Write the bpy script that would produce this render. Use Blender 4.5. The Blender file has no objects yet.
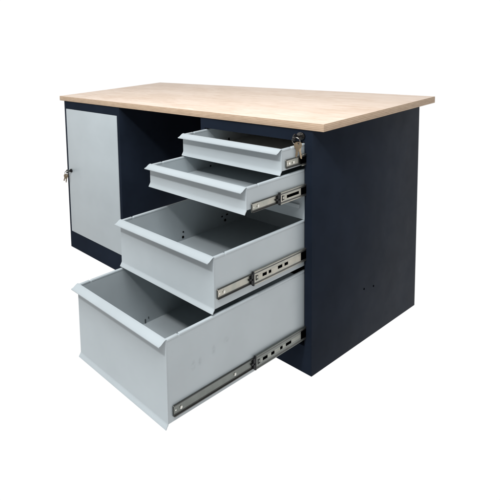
import bpy, bmesh, math
from mathutils import Vector, Matrix

S = bpy.context.scene
COL = S.collection

# ------------------------------------------------------------------ camera
CAM = dict(loc=(2.018, -1.5208, 1.1241), yaw=1.0748, pitch=-0.0994, roll=-0.0642,
           f=475.3845, px=-8.2924, py=91.2532)
cam = bpy.data.objects.new('camera', bpy.data.cameras.new('camera'))
COL.objects.link(cam)
cy, sy = math.cos(CAM['yaw']), math.sin(CAM['yaw'])
cp, sp = math.cos(CAM['pitch']), math.sin(CAM['pitch'])
cr, sr = math.cos(CAM['roll']), math.sin(CAM['roll'])
F0, R0, U0 = Vector((-sy, cy, 0)), Vector((cy, sy, 0)), Vector((0, 0, 1))
F = F0 * cp + U0 * sp
U1 = U0 * cp - F0 * sp
R = R0 * cr + U1 * sr
U = U1 * cr - R0 * sr
m = Matrix((R, U, -F)).transposed().to_4x4()
m.translation = Vector(CAM['loc'])
cam.matrix_world = m
cam.data.sensor_width = 36
cam.data.lens = CAM['f'] / 500 * 36
cam.data.shift_x = (250 - CAM['px']) / 500
cam.data.shift_y = (CAM['py'] - 250) / 500
cam.data.clip_start = 0.02
cam.data.clip_end = 200
S.camera = cam

# ------------------------------------------------------------------ white surround, dimmed out of view to shape the light
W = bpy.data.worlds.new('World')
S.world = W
W.use_nodes = True
wn, wl = W.node_tree.nodes, W.node_tree.links
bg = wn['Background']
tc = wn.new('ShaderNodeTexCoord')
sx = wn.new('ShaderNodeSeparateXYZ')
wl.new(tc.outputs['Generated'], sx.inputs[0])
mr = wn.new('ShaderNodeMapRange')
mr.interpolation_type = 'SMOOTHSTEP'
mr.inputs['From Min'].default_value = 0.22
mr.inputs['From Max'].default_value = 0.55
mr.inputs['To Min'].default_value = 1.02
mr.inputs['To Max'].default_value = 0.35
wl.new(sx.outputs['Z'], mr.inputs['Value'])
# surround darkened by choice behind the camera, to weaken its fill on the bench
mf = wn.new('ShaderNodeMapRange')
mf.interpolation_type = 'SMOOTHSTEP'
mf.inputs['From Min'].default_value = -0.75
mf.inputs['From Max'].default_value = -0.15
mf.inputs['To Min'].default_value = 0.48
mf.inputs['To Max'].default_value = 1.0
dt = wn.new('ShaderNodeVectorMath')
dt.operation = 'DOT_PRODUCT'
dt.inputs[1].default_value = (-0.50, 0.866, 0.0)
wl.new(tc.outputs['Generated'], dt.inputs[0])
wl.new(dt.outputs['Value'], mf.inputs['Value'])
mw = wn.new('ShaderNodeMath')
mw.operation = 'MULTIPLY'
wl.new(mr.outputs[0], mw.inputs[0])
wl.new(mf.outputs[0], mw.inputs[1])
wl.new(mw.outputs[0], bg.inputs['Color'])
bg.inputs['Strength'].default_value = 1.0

# key lamp: a soft studio lamp, above, in front and a little to the right
def area(name, target, direction, dist, size, power, col):
    l = bpy.data.lights.new(name, 'AREA')
    l.shape = 'DISK'
    l.size = size
    l.energy = power
    l.color = col
    o = bpy.data.objects.new(name, l)
    COL.objects.link(o)
    d = Vector(direction).normalized()
    o.location = Vector(target) + d * dist
    o.rotation_euler = d.to_track_quat('Z', 'Y').to_euler()
    return o
area('key_lamp', (1.0, -0.1, 0.45), (0.22, -1.0, 1.04), 4.5, 0.36, 100, (1.0, 1.0, 1.0))
area('top_fill', (0.9, -0.1, 0.5), (0.30, -0.50, 1.0), 3.2, 2.2, 98, (0.96, 0.985, 1.0))  # added overhead fill, brightens the board, lips and drawer interiors

S.view_settings.view_transform = 'Standard'
S.view_settings.look = 'None'
S.view_settings.exposure = 0.0
S.view_settings.gamma = 1.0
S.view_settings.use_curve_mapping = False
S.cycles.max_bounces = 12
S.cycles.diffuse_bounces = 10

# ------------------------------------------------------------------ materials
def new_mat(name):
    mt = bpy.data.materials.new(name)
    mt.use_nodes = True
    n, l = mt.node_tree.nodes, mt.node_tree.links
    return mt, n, l, n['Principled BSDF']

def noise(n, l, scale, detail=4, rough=0.5, stretch=(1, 1, 1), coord='Object', dist=0.0):
    t = n.new('ShaderNodeTexCoord')
    mp = n.new('ShaderNodeMapping')
    mp.inputs['Scale'].default_value = stretch
    l.new(t.outputs[coord], mp.inputs[0])
    x = n.new('ShaderNodeTexNoise')
    x.inputs['Scale'].default_value = scale
    x.inputs['Detail'].default_value = detail
    x.inputs['Roughness'].default_value = rough
    x.inputs['Distortion'].default_value = dist
    l.new(mp.outputs[0], x.inputs['Vector'])
    return x

def ramp(n, l, src, stops):
    r = n.new('ShaderNodeValToRGB')
    e = r.color_ramp.elements
    e[0].position, e[0].color = stops[0][0], (*stops[0][1], 1)
    e[1].position, e[1].color = stops[-1][0], (*stops[-1][1], 1)
    for p, c in stops[1:-1]:
        k = e.new(p)
        k.color = (*c, 1)
    l.new(src, r.inputs[0])
    return r

def paint(name, col, rough, spec, var=0.06, peel=0.04):
    mt, n, l, b = new_mat(name)
    a = noise(n, l, 5.0, 5, 0.6)
    lo = tuple(c * (1 - var) for c in col)
    hi = tuple(min(1, c * (1 + var)) for c in col)
    r = ramp(n, l, a.outputs['Fac'], [(0.3, lo), (0.7, hi)])
    l.new(r.outputs[0], b.inputs['Base Color'])
    rr = noise(n, l, 14.0, 6, 0.65)
    mrr = n.new('ShaderNodeMapRange')
    mrr.inputs['To Min'].default_value = rough - 0.07
    mrr.inputs['To Max'].default_value = rough + 0.07
    l.new(rr.outputs['Fac'], mrr.inputs['Value'])
    l.new(mrr.outputs[0], b.inputs['Roughness'])
    pn = noise(n, l, 420.0, 2, 0.5)
    wv = noise(n, l, 7.0, 2, 0.5)
    ad = n.new('ShaderNodeMath')
    ad.operation = 'MULTIPLY_ADD'
    ad.inputs[1].default_value = 22.0
    l.new(wv.outputs['Fac'], ad.inputs[0])
    l.new(pn.outputs['Fac'], ad.inputs[2])
    bp = n.new('ShaderNodeBump')
    bp.inputs['Strength'].default_value = peel
    bp.inputs['Distance'].default_value = 0.002
    l.new(ad.outputs[0], bp.inputs['Height'])
    l.new(bp.outputs[0], b.inputs['Normal'])
    b.inputs['Specular IOR Level'].default_value = spec
    return mt

def metal(name, col, rough, metallic=1.0, tint=None):
    mt, n, l, b = new_mat(name)
    a = noise(n, l, 30.0, 4, 0.6)
    r = ramp(n, l, a.outputs['Fac'], [(0.3, col), (0.7, tint or tuple(c * 0.8 for c in col))])
    l.new(r.outputs[0], b.inputs['Base Color'])
    b.inputs['Metallic'].default_value = metallic
    b.inputs['Roughness'].default_value = rough
    return mt

GREY = paint('light_grey_powder_coat', (0.388, 0.430, 0.450), 0.36, 0.55, 0.05)
NAVY = paint('navy_powder_coat', (0.0112, 0.0158, 0.0255), 0.45, 0.012, 0.18, 0.05)
INNER = paint('dark_cabinet_lining', (0.006, 0.008, 0.012), 0.6, 0.08)
ZINC = metal('zinc_plated_steel', (0.46, 0.43, 0.37), 0.36, 1.0, (0.34, 0.35, 0.31))
ZINCD = metal('oiled_steel_channel', (0.20, 0.215, 0.20), 0.42, 1.0)
BRIGHT = metal('bright_screw_steel', (0.85, 0.83, 0.78), 0.25)
CHROME = metal('dark_chrome', (0.22, 0.21, 0.20), 0.2)
KEYM = metal('brass_key_metal', (0.44, 0.35, 0.24), 0.32, 1.0, (0.26, 0.20, 0.14))
BLACK = paint('black_plastic', (0.008, 0.008, 0.009), 0.5, 0.3)
HOLE = paint('dark_hole', (0.0008, 0.0008, 0.001), 0.9, 0.0)

def plywood_top():
    mt, n, l, b = new_mat('birch_plywood_face')
    g = noise(n, l, 3.6, 10, 0.68, (1.6, 5.5, 4), dist=2.2)
    r = ramp(n, l, g.outputs['Fac'], [(0.25, (0.63, 0.48, 0.375)), (0.46, (0.735, 0.60, 0.50)), (0.75, (0.79, 0.675, 0.58))])
    # fine pores running along the grain
    fp = noise(n, l, 60.0, 4, 0.6, (0.5, 6, 4))
    fpr = ramp(n, l, fp.outputs['Fac'], [(0.36, (0.86, 0.82, 0.78)), (0.52, (1, 1, 1))])
    m0 = n.new('ShaderNodeMix')
    m0.data_type = 'RGBA'
    m0.blend_type = 'MULTIPLY'
    m0.inputs['Factor'].default_value = 0.6
    l.new(r.outputs[0], m0.inputs['A'])
    l.new(fpr.outputs[0], m0.inputs['B'])
    # darker mineral streaks
    s = noise(n, l, 4.2, 7, 0.6, (1.3, 7, 4), dist=1.6)
    sr_ = ramp(n, l, s.outputs['Fac'], [(0.58, (1, 1, 1)), (0.70, (0.84, 0.76, 0.66))])
    mx = n.new('ShaderNodeMix')
    mx.data_type = 'RGBA'
    mx.blend_type = 'MULTIPLY'
    mx.inputs['Factor'].default_value = 0.6
    l.new(m0.outputs['Result'], mx.inputs['A'])
    l.new(sr_.outputs[0], mx.inputs['B'])
    # large soft blotches
    bl = noise(n, l, 3.4, 4, 0.6, (1, 1.8, 1), dist=0.8)
    br = ramp(n, l, bl.outputs['Fac'], [(0.38, (0.88, 0.84, 0.79)), (0.6, (1, 1, 1))])
    m2 = n.new('ShaderNodeMix')
    m2.data_type = 'RGBA'
    m2.blend_type = 'MULTIPLY'
    m2.inputs['Factor'].default_value = 0.7
    l.new(mx.outputs['Result'], m2.inputs['A'])
    l.new(br.outputs[0], m2.inputs['B'])
    l.new(m2.outputs['Result'], b.inputs['Base Color'])
    b.inputs['Roughness'].default_value = 0.55
    b.inputs['Specular IOR Level'].default_value = 0.3
    bp = n.new('ShaderNodeBump')
    bp.inputs['Strength'].default_value = 0.06
    bp.inputs['Distance'].default_value = 0.002
    l.new(g.outputs['Fac'], bp.inputs['Height'])
    l.new(bp.outputs[0], b.inputs['Normal'])
    return mt

def plywood_edge():
    mt, n, l, b = new_mat('birch_plywood_edge')
    t = n.new('ShaderNodeTexCoord')
    sp_ = n.new('ShaderNodeSeparateXYZ')
    l.new(t.outputs['Object'], sp_.inputs[0])
    wob = noise(n, l, 9.0, 3, 0.5)
    ma = n.new('ShaderNodeMath')
    ma.operation = 'MULTIPLY_ADD'
    ma.inputs[1].default_value = 0.0045
    l.new(wob.outputs['Fac'], ma.inputs[0])
    l.new(sp_.outputs['Z'], ma.inputs[2])
    sc = n.new('ShaderNodeMath')
    sc.operation = 'MULTIPLY'
    sc.inputs[1].default_value = 1 / 0.0054
    l.new(ma.outputs[0], sc.inputs[0])
    fr = n.new('ShaderNodeMath')
    fr.operation = 'FRACT'
    l.new(sc.outputs[0], fr.inputs[0])
    r = ramp(n, l, fr.outputs[0], [(0.0, (0.49, 0.37, 0.265)), (0.42, (0.51, 0.385, 0.28)), (0.55, (0.39, 0.28, 0.195)),
                                  (0.88, (0.40, 0.29, 0.20)), (1.0, (0.49, 0.37, 0.265))])
    g = noise(n, l, 30.0, 5, 0.6, (1, 1, 6))
    gr = ramp(n, l, g.outputs['Fac'], [(0.35, (0.88, 0.86, 0.84)), (0.65, (1.06, 1.06, 1.06))])
    mx = n.new('ShaderNodeMix')
    mx.data_type = 'RGBA'
    mx.blend_type = 'MULTIPLY'
    mx.inputs['Factor'].default_value = 1.0
    l.new(r.outputs[0], mx.inputs['A'])
    l.new(gr.outputs[0], mx.inputs['B'])
    l.new(mx.outputs['Result'], b.inputs['Base Color'])
    b.inputs['Roughness'].default_value = 0.7
    b.inputs['Specular IOR Level'].default_value = 0.2
    return mt
PLY, PLYE = plywood_top(), plywood_edge()

def grey_side():
    """the same grey paint with a few rubbed smudges near the front of the panel"""
    mt = GREY.copy()
    mt.name = 'light_grey_powder_coat_smudged'
    n, l = mt.node_tree.nodes, mt.node_tree.links
    b = n['Principled BSDF']
    src = b.inputs['Base Color'].links[0].from_socket
    t = n.new('ShaderNodeTexCoord')
    prev = src
    for (y, z, ry, rz) in [(-0.523, 0.236, 0.012, 0.018), (-0.497, 0.238, 0.010, 0.016), (-0.44, 0.247, 0.011, 0.018), (-0.385, 0.257, 0.014, 0.012)]:
        mp = n.new('ShaderNodeMapping')
        mp.inputs['Location'].default_value = (-1.2066 / 0.02, -y / ry, -z / rz)
        mp.inputs['Scale'].default_value = (1 / 0.02, 1 / ry, 1 / rz)
        l.new(t.outputs['Object'], mp.inputs[0])
        gt = n.new('ShaderNodeTexGradient')
        gt.gradient_type = 'SPHERICAL'
        l.new(mp.outputs[0], gt.inputs[0])
        nz = noise(n, l, 110, 3, 0.6)
        mu = n.new('ShaderNodeMath')
        mu.operation = 'MULTIPLY'
        l.new(gt.outputs['Fac'], mu.inputs[0])
        nz2 = ramp(n, l, nz.outputs['Fac'], [(0.36, (0, 0, 0)), (0.60, (0.30, 0.30, 0.30))])
        l.new(nz2.outputs[0], mu.inputs[1])
        mx = n.new('ShaderNodeMix')
        mx.data_type = 'RGBA'
        l.new(mu.outputs[0], mx.inputs['Factor'])
        l.new(prev, mx.inputs['A'])
        mx.inputs['B'].default_value = (0.09, 0.10, 0.115, 1)
        prev = mx.outputs['Result']
    l.new(prev, b.inputs['Base Color'])
    return mt
GREYS = grey_side()
SLOTG = paint('dark_grey_slot', (0.07, 0.08, 0.085), 0.6, 0.2)  # plain dark grey for the faint slots in the bottom drawer
CAGE = metal('dark_rail_channel', (0.11, 0.11, 0.105), 0.45)
RIB = metal('bright_rail_rib', (0.46, 0.44, 0.38), 0.34)
RIBD = metal('oiled_rail_rib', (0.30, 0.31, 0.28), 0.4)

# ------------------------------------------------------------------ mesh helpers
class MB:
    def __init__(self):
        self.bm = bmesh.new()

    def _slot(self, faces, mi):
        for f in faces:
            f.material_index = mi

    def box(self, x0, x1, y0, y1, z0, z1, bev=0.0, seg=2, mi=0):
        bm = self.bm
        before = set(bm.faces)
        r = bmesh.ops.create_cube(bm, size=1.0)
        for v in r['verts']:
            v.co = Vector(((x0 + x1) / 2 + v.co.x * (x1 - x0), (y0 + y1) / 2 + v.co.y * (y1 - y0), (z0 + z1) / 2 + v.co.z * (z1 - z0)))
        if bev > 0:
            es = list({e for v in r['verts'] for e in v.link_edges})
            bmesh.ops.bevel(bm, geom=es, offset=bev, segments=seg, affect='EDGES', profile=0.5)
        self._slot([f for f in bm.faces if f not in before], mi)
        return self

    def prism(self, pts, axis, a, b, mi=0, bev=0.0):
        """closed outline pts (2-D) extruded along axis 'x','y','z' from a to b"""
        bm = self.bm
        before = set(bm.faces)
        def P(p, t):
            if axis == 'x': return (t, p[0], p[1])
            if axis == 'y': return (p[0], t, p[1])
            return (p[0], p[1], t)
        v0 = [bm.verts.new(P(p, a)) for p in pts]
        v1 = [bm.verts.new(P(p, b)) for p in pts]
        n = len(pts)
        fs = [bm.faces.new(v0), bm.faces.new(v1[::-1])]
        for i in range(n):
            j = (i + 1) % n
            fs.append(bm.faces.new((v0[j], v0[i], v1[i], v1[j])))
        bmesh.ops.recalc_face_normals(bm, faces=fs)
        if bev > 0:
            bmesh.ops.bevel(bm, geom=list({e for f in fs for e in f.edges}), offset=bev, segments=2, affect='EDGES')
        self._slot([f for f in bm.faces if f not in before], mi)
        return self

    def cyl(self, c, axis, r, h, seg=28, mi=0, r2=None, bev=0.0):
        bm = self.bm
        before = set(bm.faces)
        q = {'x': Matrix.Rotation(math.pi / 2, 4, 'Y'), 'y': Matrix.Rotation(math.pi / 2, 4, 'X'), 'z': Matrix()}[axis]
        rr = bmesh.ops.create_cone(bm, cap_ends=True, segments=seg, radius1=r, radius2=r if r2 is None else r2, depth=h,
                                   matrix=Matrix.Translation(c) @ q)
        if bev > 0:
            es = [e for e in {e for v in rr['verts'] for e in v.link_edges} if any(len(f.verts) > 4 for f in e.link_faces)]
            bmesh.ops.bevel(bm, geom=es, offset=bev, segments=2, affect='EDGES')
        self._slot([f for f in bm.faces if f not in before], mi)
        return self

    def torus(self, R_, r_, mat, seg=36, sub=10, mi=0, flat=1.0):
        bm = self.bm
        rings = []
        for i in range(seg):
            a = 2 * math.pi * i / seg
            ring = []
            for j in range(sub):
                t = 2 * math.pi * j / sub
                rad = R_ + r_ * math.cos(t)
                ring.append(bm.verts.new(mat @ Vector((rad * math.cos(a), rad * math.sin(a), r_ * flat * math.sin(t)))))
            rings.append(ring)
        for i in range(seg):
            for j in range(sub):
                f = bm.faces.new((rings[i][j], rings[(i + 1) % seg][j], rings[(i + 1) % seg][(j + 1) % sub], rings[i][(j + 1) % sub]))
                f.material_index = mi
        return self

    def xf(self, mat):
        bmesh.ops.transform(self.bm, matrix=mat, verts=self.bm.verts)
        return self

    def build(self, name, mats, parent=None, label=None, smooth=True):
        me = bpy.data.meshes.new(name)
        bmesh.ops.recalc_face_normals(self.bm, faces=self.bm.faces)
        self.bm.to_mesh(me)
        self.bm.free()
        for mt in (mats if isinstance(mats, (list, tuple)) else [mats]):
            me.materials.append(mt)
        if smooth:
            me.polygons.foreach_set('use_smooth', [True] * len(me.polygons))
            me.set_sharp_from_angle(angle=math.radians(34))
        o = bpy.data.objects.new(name, me)
        COL.objects.link(o)
        if parent is not None:
            o.parent = parent
        if label:
            o['label'] = label
        return o

def rounded(x0, x1, y0, y1, r, k=5):
    out = []
    for cx, cy_, a0 in ((x1 - r, y1 - r, 0), (x0 + r, y1 - r, 90), (x0 + r, y0 + r, 180), (x1 - r, y0 + r, 270)):
        for i in range(k + 1):
            a = math.radians(a0 + 90 * i / k)
            out.append((cx + r * math.cos(a), cy_ + r * math.sin(a)))
    return out

# ------------------------------------------------------------------ the workbench
BW, BD, BH, TT = 1.230, 0.727, 0.800, 0.0243          # body width, depth, height, board thickness
WL = 0.408                                             # width of the left cupboard
XP = 0.838                                             # left side of the drawer cabinet
XA, XB = 0.855, 1.2066                                 # drawer width

bench = bpy.data.objects.new('workbench', None)
COL.objects.link(bench)
bench['label'] = 'navy steel workbench with a plywood top, a grey cupboard door and four open grey drawers'
bench['category'] = 'workbench'

# plywood board
b = MB()
b.box(-0.0288, 1.264, -0.0040, 0.758, BH + 0.0004, BH + TT, bev=0.0011, seg=2)
top = b.build('tabletop', [PLY, PLYE], bench)
for p in top.data.polygons:
    if abs(p.normal.z) < 0.6:
        p.material_index = 1

# ---- left cupboard
T = 0.0016
b = MB()
b.box(0.0045, 0.0045 + T, 0.0, BD, 0.0, BH - 0.0006, bev=0.0006)                  # left side
b.box(WL - T, WL, 0.0, BD, 0.0, BH - 0.0006, bev=0.0006)               # side facing the knee space
b.box(0.0045 + T, WL - T, BD - T, BD - 0.0002, 0.002, BH - 0.001)         # back
b.box(0.0045 + T, WL - T, 0.03, BD - T, 0.094, 0.0955)                    # floor
cup = b.build('cupboard', NAVY, bench)
XL0, XL1 = 0.0045 + T + 0.0001, WL - T - 0.0001
b = MB()
b.box(XL0, XL1, 0.0006, 0.018, 0.7605, BH - 0.0006)
b.box(XL0, XL1, 0.0006, 0.018, 0.0, 0.0905)
b.box(XL0, 0.0165, 0.0006, 0.018, 0.0905, 0.7605)
b.box(0.3935, XL1, 0.0006, 0.018, 0.0905, 0.7605)
b.build('front_frame', NAVY, cup)
door = MB().box(0.0182, 0.3920, -0.0012, 0.016, 0.0925, 0.7590, bev=0.0012).build('door', GREY, bench)
LX, LZ = 0.0405, 0.430
b = MB()
b.cyl((LX, -0.004, LZ), 'y', 0.0095, 0.006, bev=0.0012)
b.cyl((LX, -0.0085, LZ), 'y', 0.0072, 0.005, bev=0.0008)
b.build('door_lock', BLACK, door)

# ---- drawer cabinet
b = MB()
b.box(XP, XP + T, 0.0, BD, 0.0, BH - 0.0006, bev=0.0006)
b.box(XP + T, BW - T, BD - T, BD - 0.0002, 0.002, BH - 0.001)
b.box(XP + T, BW - T, 0.03, BD - T, 0.050, 0.0516)
cab = b.build('drawer_cabinet', NAVY, bench)
b = MB()
b.box(BW - T, BW, 0.0, BD, 0.0, BH - 0.0006, bev=0.0006)
b.box(BW - 0.02, BW - T, BD - 0.0036, BD - 0.0018, 0.0, BH - 0.002)
side = b.build('side_panel', NAVY, cab)
for y, z in ((0.329, 0.192), (0.396, 0.182)):
    MB().cyl((BW + 0.0002, y, z), 'x', 0.0036, 0.0006, seg=16).build('screw_hole', HOLE, side)
XR0, XR1 = XP + T + 0.0001, BW - T - 0.0001
b = MB()
b.box(XR0, XR1, 0.0005, 0.018, 0.7620, BH - 0.0006)
b.box(XR0, XR1, 0.0005, 0.018, 0.0, 0.0920)
b.box(XR0, XA - 0.001, 0.0005, 0.018, 0.0920, 0.7620)
b.box(XB + 0.0016, XR1, 0.0005, 0.018, 0.0920, 0.7620)
b.build('front_frame', NAVY, cab)
# grey filler strip across the opening between the second and third drawer
b = MB()
b.box(XA, XB + 0.001, 0.0045, 0.0060, 0.5135, 0.588)
b.box(XA, XB - 0.014, -0.0060, 0.0045, 0.5480, 0.5600, bev=0.0008)
b.box(XA, XB + 0.001, 0.0045, 0.020, 0.5120, 0.5135)
b.build('filler_strip', GREY, cab)
KX, KZ = 1.1990, 0.7800
b = MB()
b.cyl((KX, -0.003, KZ), 'y', 0.0118, 0.008, bev=0.0015)
b.cyl((KX, -0.0085, KZ), 'y', 0.0088, 0.005, bev=0.001)
b.build('drawer_lock', CHROME, cab)
# modesty panel closing the back of the knee space
MB().box(WL + 0.0002, XP - 0.0002, BD - 0.012, BD - 0.010, 0.30, BH - 0.001).build('modesty_panel', NAVY, bench)

# ---- drawers
TH = 0.0075        # double-skinned side wall
def slide(drawer, sgn, yf, ym, zc, hi, hm, screws, slots, yend=0.03, stop=True):
    """telescopic slide on the outside of a drawer wall; sgn +1 right, -1 left"""
    x0 = XB if sgn > 0 else XA
    def X(t): return x0 + sgn * t
    def bx(b, t0, t1, *a, **k):
        xa, xb = sorted((X(t0), X(t1)))
        return b.box(xa, xb, *a, **k)
    # drawer member: a shallow channel with rolled edges
    b = MB()
    pts = rounded(yf, yend, zc - hi / 2, zc + hi / 2, 0.0035)
    b.prism(pts, 'x', X(0.0002), X(0.0014))
    bx(b, 0.0014, 0.0044, yf + 0.003, yend, zc + hi / 2 - 0.0020, zc + hi / 2, bev=0.0006, mi=1)
    bx(b, 0.0014, 0.0044, yf + 0.003, yend, zc - hi / 2, zc - hi / 2 + 0.0020, bev=0.0006, mi=1)
    bx(b, 0.0014, 0.0018, yf + 0.004, yend, zc - hi / 2 + 0.0020, zc - hi / 2 + 0.0062, mi=1)
    bx(b, 0.0014, 0.0017, yf + 0.004, yend, zc + hi / 2 - 0.0036, zc + hi / 2 - 0.0020, mi=1)
    bx(b, 0.0014, 0.0034, yf, yf + 0.0014, zc - hi / 2 + 0.003, zc + hi / 2 - 0.003, mi=1)
    im = b.build('inner_rail', [ZINC if hi < 0.031 else ZINCD, CAGE], drawer)
    for y in screws:
        q = MB().cyl((X(0.0022), y, zc), 'x', 0.0044, 0.0018, seg=18, bev=0.0006)
        q.cyl((X(0.0033), y, zc), 'x', 0.0019, 0.0006, seg=6)
        q.build('screw', BRIGHT, drawer)
    # two punched holes at the front of the member
    for y, r in ((yf + 0.010, 0.0022),):
        MB().cyl((X(0.00165), y, zc), 'x', r, 0.0005, seg=14).build('rail_hole', BRIGHT, drawer)
    # moving member
    b = MB()
    bx(b, 0.0048, 0.0062, ym, yend, zc - hm / 2 + 0.0015, zc + hm / 2 - 0.0015)
    bx(b, 0.0020, 0.0072, ym, yend, zc + hm / 2 - 0.0032, zc + hm / 2, bev=0.0009)
    bx(b, 0.0020, 0.0072, ym, yend, zc - hm / 2, zc - hm / 2 + 0.0032, bev=0.0009)
    if ym < -0.1: bx(b, 0.0062, 0.0064, ym + 0.022, -0.030, zc - 0.0062, zc + 0.0062, mi=3)
    for za, zb_ in ((zc + hm / 2 - 0.0075, zc + hm / 2 - 0.0032), (zc - hm / 2 + 0.0032, zc - hm / 2 + 0.0075)):
        bx(b, 0.0062, 0.0064, ym, yend, za, zb_, mi=2)
    for y0, y1 in slots:
        bx(b, 0.0064, 0.0067, y0, y1, zc - 0.0046, zc + 0.0046, mi=1)
    bx(b, 0.0062, 0.0066, -0.028, yend, zc - hm / 2 + 0.0075, zc + hm / 2 - 0.0075, mi=1)
    b.build('middle_rail', [ZINC if hi < 0.031 else ZINCD, HOLE, CAGE, RIB if hi < 0.031 else RIBD], drawer)
    if stop:
        b = MB()
        bx(b, 0.0016, 0.0068, ym - 0.010, ym - 0.0004, zc + 0.0015, zc + hm / 2 - 0.005, bev=0.001)
        bx(b, 0.0016, 0.0068, ym - 0.010, ym - 0.0004, zc - hm / 2 + 0.005, zc - 0.0035, bev=0.001)
        bx(b, 0.0016, 0.0076, ym - 0.003, ym + 0.0025, zc - hm / 2 - 0.0008, zc + hm / 2 + 0.0008, bev=0.001)
        bx(b, 0.0016, 0.0056, ym - 0.017, ym - 0.006, zc - 0.0035, zc + 0.0020, bev=0.001)
        b.build('rail_stop', BLACK, drawer)
        b = MB()
        bx(b, 0.0064, 0.0072, ym + 0.010, ym + 0.0125, zc - 0.008, zc + 0.008, bev=0.0005)
        bx(b, 0.0064, 0.0070, ym + 0.0125, ym + 0.020, zc + 0.004, zc + 0.0065, bev=0.0005)
        bx(b, 0.0064, 0.0070, ym + 0.0125, ym + 0.020, zc - 0.0065, zc - 0.004, bev=0.0005)
        b.build('release_tab', BLACK, drawer)

def make_drawer(e, zt, zb, yback, back_top, notch, label, rail_args, holes, side_mat=None, hole_mat=None):
    hole_mat = hole_mat or HOLE
    fl = 0.0125
    yf = -e
    zs = zb + fl                      # underside of the box
    b = MB()
    # floor, walls and back in one folded sheet body
    b.box(XA + 0.002, XB - 0.002, yf + 0.002, yback, zs + 0.0005, zs + 0.0022)
    b.box(XA + TH, XB - TH, yback - 0.002, yback, zs + 0.001, back_top)
    for xa, xb in ((XA, XA + TH), (XB - TH, XB)):
        for y0, y1 in ((yf + 0.0022, notch), (notch + 0.0045, yback)):
            b.box(xa, xb, y0, y1, zt - 0.009, zt - 0.0008, bev=0.0024, seg=3)
        b.box(xa + 0.0006, xb - 0.0006, yf + 0.0022, yback, zs, zt - 0.0048)
    box = b.build('drawer', side_mat or GREY, bench, label)
    # front sheet with the out-turned foot
    pts = [(yf + 0.0018, zt - 0.002), (yf, zt - 0.003), (yf, zs + 0.003), (yf - 0.0018, zs - 0.001), (yf - 0.0050, zs - 0.0050),
           (yf - 0.0082, zb + 0.0030), (yf - 0.0092, zb + 0.0008), (yf - 0.0082, zb), (yf - 0.0064, zb + 0.0010),
           (yf - 0.0030, zs - 0.0058), (yf + 0.0002, zs - 0.0030), (yf + 0.0018, zs + 0.001)]
    MB().prism(pts, 'x', XA, XB).build('drawer_front', GREY, box)
    # finger lip: one thin sheet rolling forward in an S to its tip
    l, mm, th = 0.0262, 0.0108, 0.0013
    top_ = []
    for i in range(17):
        t = i / 16
        q = t * t * t * (t * (6 * t - 15) + 10)
        top_.append((yf + 0.0020 - (l + 0.0016) * t, zt + 0.0006 - mm * (0.30 * t + 0.70 * q)))
    under = []
    for i in range(17):
        a_, c_ = top_[max(0, i - 1)], top_[min(16, i + 1)]
        dy, dz = c_[0] - a_[0], c_[1] - a_[1]
        L_ = math.hypot(dy, dz)
        under.append((top_[i][0] - dz / L_ * -th, top_[i][1] + dy / L_ * th))
    hem = [(top_[16][0] - 0.0005, top_[16][1] - 0.0012), (top_[16][0], top_[16][1] - 0.0030), (top_[16][0] + 0.0016, top_[16][1] - 0.0028)]
    MB().prism(top_ + hem + under[::-1], 'x', XA - 0.0004, XB + 0.0004).build('handle_lip', GREY, box)
    for (y, z, hy, hz) in holes:
        pts = rounded(y - hy, y + hy, z - hz, z + hz, min(hy, hz) * 0.7, 3)
        MB().prism(pts, 'x', XA + TH - 0.0004, XA + TH + 0.0003).build('punched_hole', hole_mat, box)
    slide(box, 1, *rail_args)
    slide(box, -1, *rail_args)
    return box

make_drawer(0.1187, 0.7578, 0.6782, 0.560, 0.742, -0.070, 'shallow top drawer pulled out least',
            (-0.100, -0.022, 0.7090, 0.027, 0.036, (-0.082, -0.060), (), 0.03, False), [(0.13, 0.70, 0.004, 0.006)])
make_drawer(0.2888, 0.6761, 0.5967, 0.400, 0.660, -0.235, 'shallow second drawer',
            (-0.268, -0.137, 0.6120, 0.028, 0.037, (-0.238,), ((-0.103, -0.040),)), [(0.02, 0.612, 0.004, 0.006)])
make_drawer(0.4340, 0.5120, 0.3502, 0.235, 0.490, -0.385, 'deep third drawer',
            (-0.424, -0.268, 0.4030, 0.030, 0.041, (-0.395,), ((-0.226, -0.206), (-0.196, -0.184), (-0.150, -0.128), (-0.116, -0.098))),
            [(-0.140, 0.377, 0.0052, 0.0048), (-0.138, 0.396, 0.0035, 0.0025), (0.100, 0.384, 0.0055, 0.005), (0.082, 0.402, 0.004, 0.003), (0.112, 0.404, 0.006, 0.0028)])
make_drawer(0.6248, 0.3460, 0.0992, 0.045, 0.300, -0.578, 'deepest bottom drawer pulled out furthest',
            (-0.607, -0.262, 0.1415, 0.032, 0.042, (-0.577, -0.352), ((-0.228, -0.205), (-0.186, -0.170), (-0.140, -0.128), (-0.110, -0.082))),
            [(-0.342, 0.122, 0.003, 0.008), (-0.326, 0.13, 0.002, 0.004)], side_mat=GREYS, hole_mat=SLOTG)

# cabinet members of the slides, fixed inside the drawer cabinet
for z, h in ((0.7090, 0.040), (0.6120, 0.041), (0.4030, 0.045), (0.1415, 0.046)):
    b = MB()
    b.box(XB + 0.0090, XB + 0.0104, 0.020, 0.60, z - h / 2, z + h / 2)
    b.build('outer_rail', ZINCD, cab)

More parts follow.
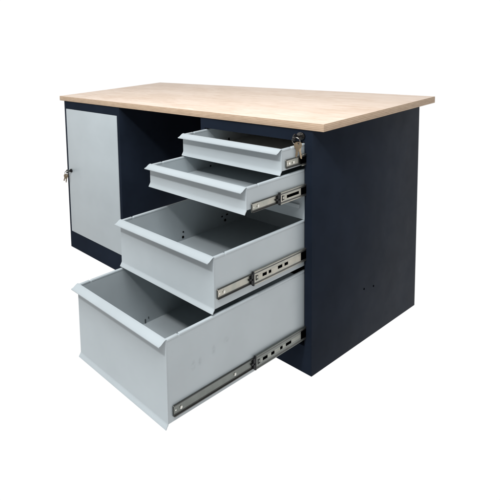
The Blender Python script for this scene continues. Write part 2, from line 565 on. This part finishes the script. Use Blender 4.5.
# ------------------------------------------------------------------ keys
def key_mesh(L=0.046, bow=0.0108, th=0.0020, hole=0.0034):
    """a flat key in the x-z plane, ring hole at the origin, blade pointing down"""
    b = MB()
    cz = -0.0055
    n = 28
    bm = b.bm
    rings = []
    for y in (-th / 2, th / 2):
        o, i = [], []
        for k in range(n):
            a = 2 * math.pi * k / n
            o.append(bm.verts.new((bow * 0.92 * math.cos(a), y, cz + bow * math.sin(a))))
            i.append(bm.verts.new((hole * math.cos(a), y, hole * math.sin(a))))
        rings.append((o, i))
    (o0, i0), (o1, i1) = rings
    for k in range(n):
        j = (k + 1) % n
        bm.faces.new((o0[k], o0[j], i0[j], i0[k]))
        bm.faces.new((o1[j], o1[k], i1[k], i1[j]))
        bm.faces.new((o0[j], o0[k], o1[k], o1[j]))
        bm.faces.new((i0[k], i0[j], i1[j], i1[k]))
    z0 = cz - bow + 0.002
    w = 0.0036
    pts = [(-w - 0.0014, z0), (w + 0.0014, z0), (w + 0.0014, z0 - 0.004), (w, z0 - 0.005)]
    z = z0 - 0.006
    zend = -L
    k = 0
    depths = (0.0, 0.0016, 0.0004, 0.0019, 0.0009, 0.0017)
    while z > zend + 0.006:
        pts += [(w - depths[k % 6], z - 0.0012), (w - depths[k % 6], z - 0.0030)]
        z -= 0.0042
        k += 1
    pts += [(0.0008, zend), (-0.0008, zend), (-w, zend + 0.003), (-w, z0 - 0.005), (-w - 0.0014, z0 - 0.004)]
    b.prism(pts, 'y', -th / 2 + 0.0002, th / 2 - 0.0002)
    return b

def key_bunch(loc, label, ring_c, ring_rot, ring_r, hole, key_rot, L, lean):
    t = bpy.data.objects.new('key_bunch', None)
    COL.objects.link(t)
    t.location = loc
    t['label'] = label
    t['category'] = 'keys'
    # key in the lock, pointing into +y, bow turned upright
    b = key_mesh(L * 0.82, 0.0118)
    b.xf(Matrix.Translation((0, -0.030, 0)) @ Matrix.Rotation(math.pi / 2, 4, 'X') @ Matrix.Rotation(math.radians(90), 4, 'Z'))
    b.build('key', CHROME, t)
    # split ring through the bow
    mat = Matrix.Translation(ring_c) @ Matrix.Rotation(ring_rot, 4, 'Z') @ Matrix.Rotation(math.pi / 2, 4, 'X')
    MB().torus(ring_r, 0.0011, mat).torus(ring_r - 0.0003, 0.0010, mat @ Matrix.Translation((0, 0, 0.0016))).build('split_ring', CHROME, t)
    # spare key hanging from the ring
    b = key_mesh(L)
    b.xf(Matrix.Translation(hole) @ Matrix.Rotation(key_rot, 4, 'Z') @ Matrix.Rotation(lean, 4, 'Y'))
    b.build('key', KEYM, t)
    b = key_mesh(L * 0.86, 0.0112)
    b.xf(Matrix.Translation(Vector(hole) + Vector((0.0012, -0.0045, 0.0006))) @ Matrix.Rotation(key_rot - 0.55, 4, 'Z') @ Matrix.Rotation(lean + 0.30, 4, 'Y'))
    b.build('key', KEYM, t)
    return t

key_bunch((KX, -0.0105, KZ), 'keys on a small ring hanging from the lock above the top drawer',
          (0.0062, -0.0300, -0.0088), 0.12, 0.0108, (0.0136, -0.0310, -0.0160), math.radians(68), 0.049, math.radians(-12))
key_bunch((LX, -0.0030, LZ), 'keys on a small ring in the black lock of the grey cupboard door',
          (-0.002, -0.0300, -0.0080), 0.7, 0.0100, (-0.002, -0.0310, -0.0175), math.radians(60), 0.042, math.radians(4))
